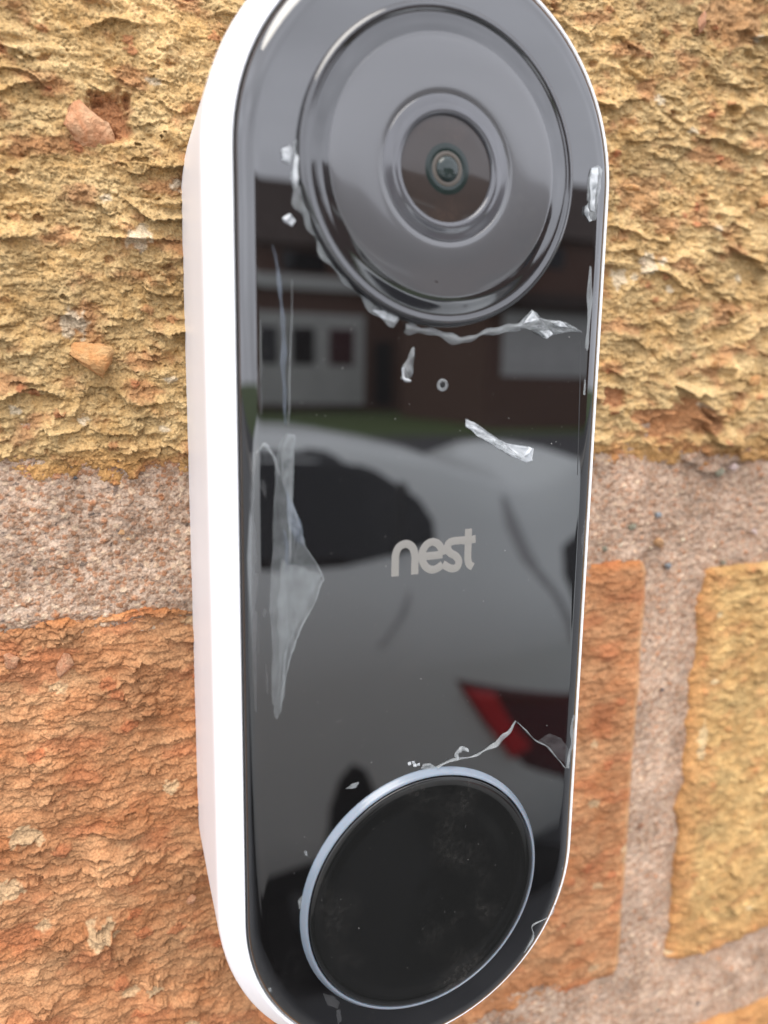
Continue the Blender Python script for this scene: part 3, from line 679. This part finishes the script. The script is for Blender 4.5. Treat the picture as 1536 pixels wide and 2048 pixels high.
def skin(x, z):                   # outward distance of the near flank at x, height z
    s_ = section(x)[:len(PD)]; zz = [q[1] for q in s_]; return float(np.interp(z, zz, [q[0] for q in s_]))
def onskin(sx, sz):
    d = D0 + .1
    for _ in range(20): d = skin(XC(sx, d), HC(sz, d))
    return XC(sx, d), HC(sz, d)
def decal(name, slopes, material, parent, proud=.008, sub=5):
    P = np.array([onskin(*s) for s in slopes]); Q = []
    for i in range(len(P)):
        for t in np.linspace(0, 1, sub, endpoint=False): Q.append(P[i] * (1 - t) + P[(i + 1) % len(P)] * t)
    Q = np.array(Q); c = Q.mean(0); m = len(Q); v, f = [], []; R_ = 6
    for k in range(R_):
        for q in Q:
            p = c + (q - c) * (1 - k / R_); v.append((p[0], -(skin(*p) - proud * (1 if k else -.5)), p[1]))
    v.append((c[0], -(skin(*c) - proud), c[1]))
    for k in range(R_ - 1):
        for i in range(m): j = (i + 1) % m; f.append((k * m + i, k * m + j, (k + 1) * m + j, (k + 1) * m + i))
    for i in range(m): f.append(((R_ - 1) * m + i, (R_ - 1) * m + (i + 1) % m, R_ * m))
    return part(name, v, f, material, parent, True, False)
sw = decal('side_window', [(.12, -.075), (.20, -.075), (.28, -.08), (.33, -.088), (.41, -.12), (.48, -.165), (.505, -.20), (.51, -.235), (.44, -.25), (.36, -.262), (.30, -.262), (.20, -.255), (.12, -.25)], DGLASS, car)
decal('window_pillar', [(.438, -.135), (.452, -.14), (.45, -.245), (.43, -.25)], simple('trim_black', (.008, .008, .008), .4), sw, .014)
tl = decal('tail_light', [(.525, -.44), (.62, -.468), (.76, -.50), (.90, -.52), (.90, -.69), (.76, -.66), (.67, -.62), (.585, -.53)], simple('dark_red_lens', (.10, .004, .006), .08), car)
decal('lamp_strip', [(.545, -.455), (.605, -.472), (.64, -.53), (.69, -.59), (.65, -.605), (.595, -.53)], simple('bright_red_lens', (.75, .01, .015), .15), tl, .016)
decal('panel_gap', [(.605, -.16), (.613, -.16), (.625, -.21), (.657, -.265), (.735, -.345), (.77, -.43), (.762, -.432), (.727, -.348), (.648, -.268), (.615, -.21)], simple('gap_dark', (.45, .46, .47), .7), body, .004)
decal('door_gap', [(.458, -.30), (.463, -.30), (.455, -.335), (.412, -.385), (.408, -.382), (.45, -.332)], simple('gap_grey', (.5, .51, .52), .7), body, .004)
decal('dark_rear_patch', [(.765, -.22), (.80, -.2), (.80, -.41), (.77, -.39), (.728, -.30), (.722, -.25)], simple('patch_dark', (.01, .01, .01), .5), body, .006)  # flat dark patch near the rear of the flank
TYRE = simple('tyre_rubber', (.012, .012, .012), .8); RIM = simple('wheel_rim', (.3, .3, .31), .35, Metallic=.8)
def wheel(x, near):
    y = -(D0 + .16) if near else -(D0 + 1.54)
    def cyl(r0, r1, w, mt_, nm, par):
        v, f = [], []; n = 40; pr = [(r0, -w), (r1 * .97, -w), (r1, -w * .7), (r1, w * .7), (r1 * .97, w), (r0, w)]
        for r, dy in pr:
            for i in range(n): t = 6.28319 * i / n; v.append((x + r * math.cos(t), y + dy, .31 + r * math.sin(t)))
        for k in range(len(pr) - 1):
            for i in range(n): j = (i + 1) % n; f.append((k * n + i, k * n + j, (k + 1) * n + j, (k + 1) * n + i))
        f.append(tuple(range(n))); f.append(tuple(reversed(range(5 * n, 6 * n))))
        return part(nm, v, f, mt_, par, True, False)
    w = cyl(.2, .31, .12, TYRE, 'wheel', car); cyl(.05, .2, .125, RIM, 'rim', w)
for x in (.62, -2.05):
    for nr in (True, False): wheel(x, nr)
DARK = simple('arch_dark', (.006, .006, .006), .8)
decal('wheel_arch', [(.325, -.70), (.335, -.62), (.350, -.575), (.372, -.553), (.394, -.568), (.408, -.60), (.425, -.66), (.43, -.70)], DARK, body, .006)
decal('sill_shade', [(-.2, -.72), (.20, -.705), (.33, -.69), (.50, -.71), (.70, -.76), (.90, -.80), (.90, -.92), (.40, -.90), (-.2, -.90)], DARK, body, .010)  # black band added to darken the low flank, shade put in as colour

def house(name, label, x0, x1, d, depth, eave, ridge, wallm, parts, group=None):
    t = thing(name, (x0, -d, 0), label, 'house')
    part('wall', *wbox(x0, x1, -d - depth, -d, 0, eave), wallm, t, False, False)
    ym = -d - depth / 2; o = .4
    v = [(x0 - o, -d + o, eave - .1), (x1 + o, -d + o, eave - .1), (x1 + o, -d - depth - o, eave - .1), (x0 - o, -d - depth - o, eave - .1), (x0 - o, ym, ridge), (x1 + o, ym, ridge)]
    part('roof', v, [(0, 1, 5, 4), (2, 3, 4, 5), (1, 2, 5), (3, 0, 4), (3, 2, 1, 0)], HROOF, t, False, False)
    for nm, a, b, z0, z1, mm, pr in parts:
        p = part(nm, *wbox(a, b, -d - .05, -d + pr, z0, z1), mm, t, False, False)
    return t
WFR = simple('white_frame', (.72, .72, .70), .5); CURT = simple('dark_red_curtain', (.07, .008, .012), .6)
TIMB = noisy('brown_timber', (.13, .05, .02), (.2, .085, .035), 4)
D1 = 40.
X1 = lambda s: XC(s, D1); Z1 = lambda s: max(.02, HC(s, D1))
parts = [('clad_panel', X1(.20), X1(.382), Z1(-.03), Z1(.088), HWHITE, .30)]
for a, b, mm in ((.281, .311, DGLASS), (.332, .366, CURT), (.225, .262, DGLASS)): parts.append(('window', X1(a), X1(b), Z1(.022), Z1(.069), mm, .34))
parts += [('front_door', X1(.40), X1(.425), Z1(-.03), Z1(.055), TYRE, .06), ('garage_door', X1(.475), X1(.55), Z1(0), Z1(.07), TIMB, .06), ('fascia_board', X1(.10), X1(.56), Z1(.118), Z1(.135), WFR, .25),
          ('window', X1(.27), X1(.33), Z1(.14), Z1(.165), DGLASS, .05), ('window', X1(.40), X1(.46), Z1(.14), Z1(.165), DGLASS, .05)]
house('neighbour_house', 'brick house with white panel and red curtained window across the road', X1(.05), X1(.57), D1, 8, HC(.175, D1), HC(.25, D1 + 4), HBRICK, parts)
D2 = 26.
X2 = lambda s: XC(s, D2); Z2 = lambda s: max(.02, HC(s, D2))
parts = [('garage_door', X2(.60), X2(.80), Z2(.012), Z2(.105), HWHITE, .06), ('porch_canopy', X2(.56), X2(.95), Z2(.112), Z2(.13), HROOF, .8), ('window', X2(.62), X2(.70), Z2(.17), Z2(.20), DGLASS, .05), ('window', X2(.84), X2(.90), Z2(.03), Z2(.09), DGLASS, .05)]
house('corner_house', 'taller brick house with white garage door across the road', X2(.575), X2(1.05), D2, 8, HC(.215, D2), HC(.29, D2 + 4), HBRICK, parts)
gw = part('garden_wall', *wbox(XC(.57, 24), XC(1.0, 24), -24.2, -24, 0, HC(.008, 24)), HBRICK, None, False, False)
gw['label'] = 'low brick garden wall in front of the corner house'; gw['category'] = 'wall'
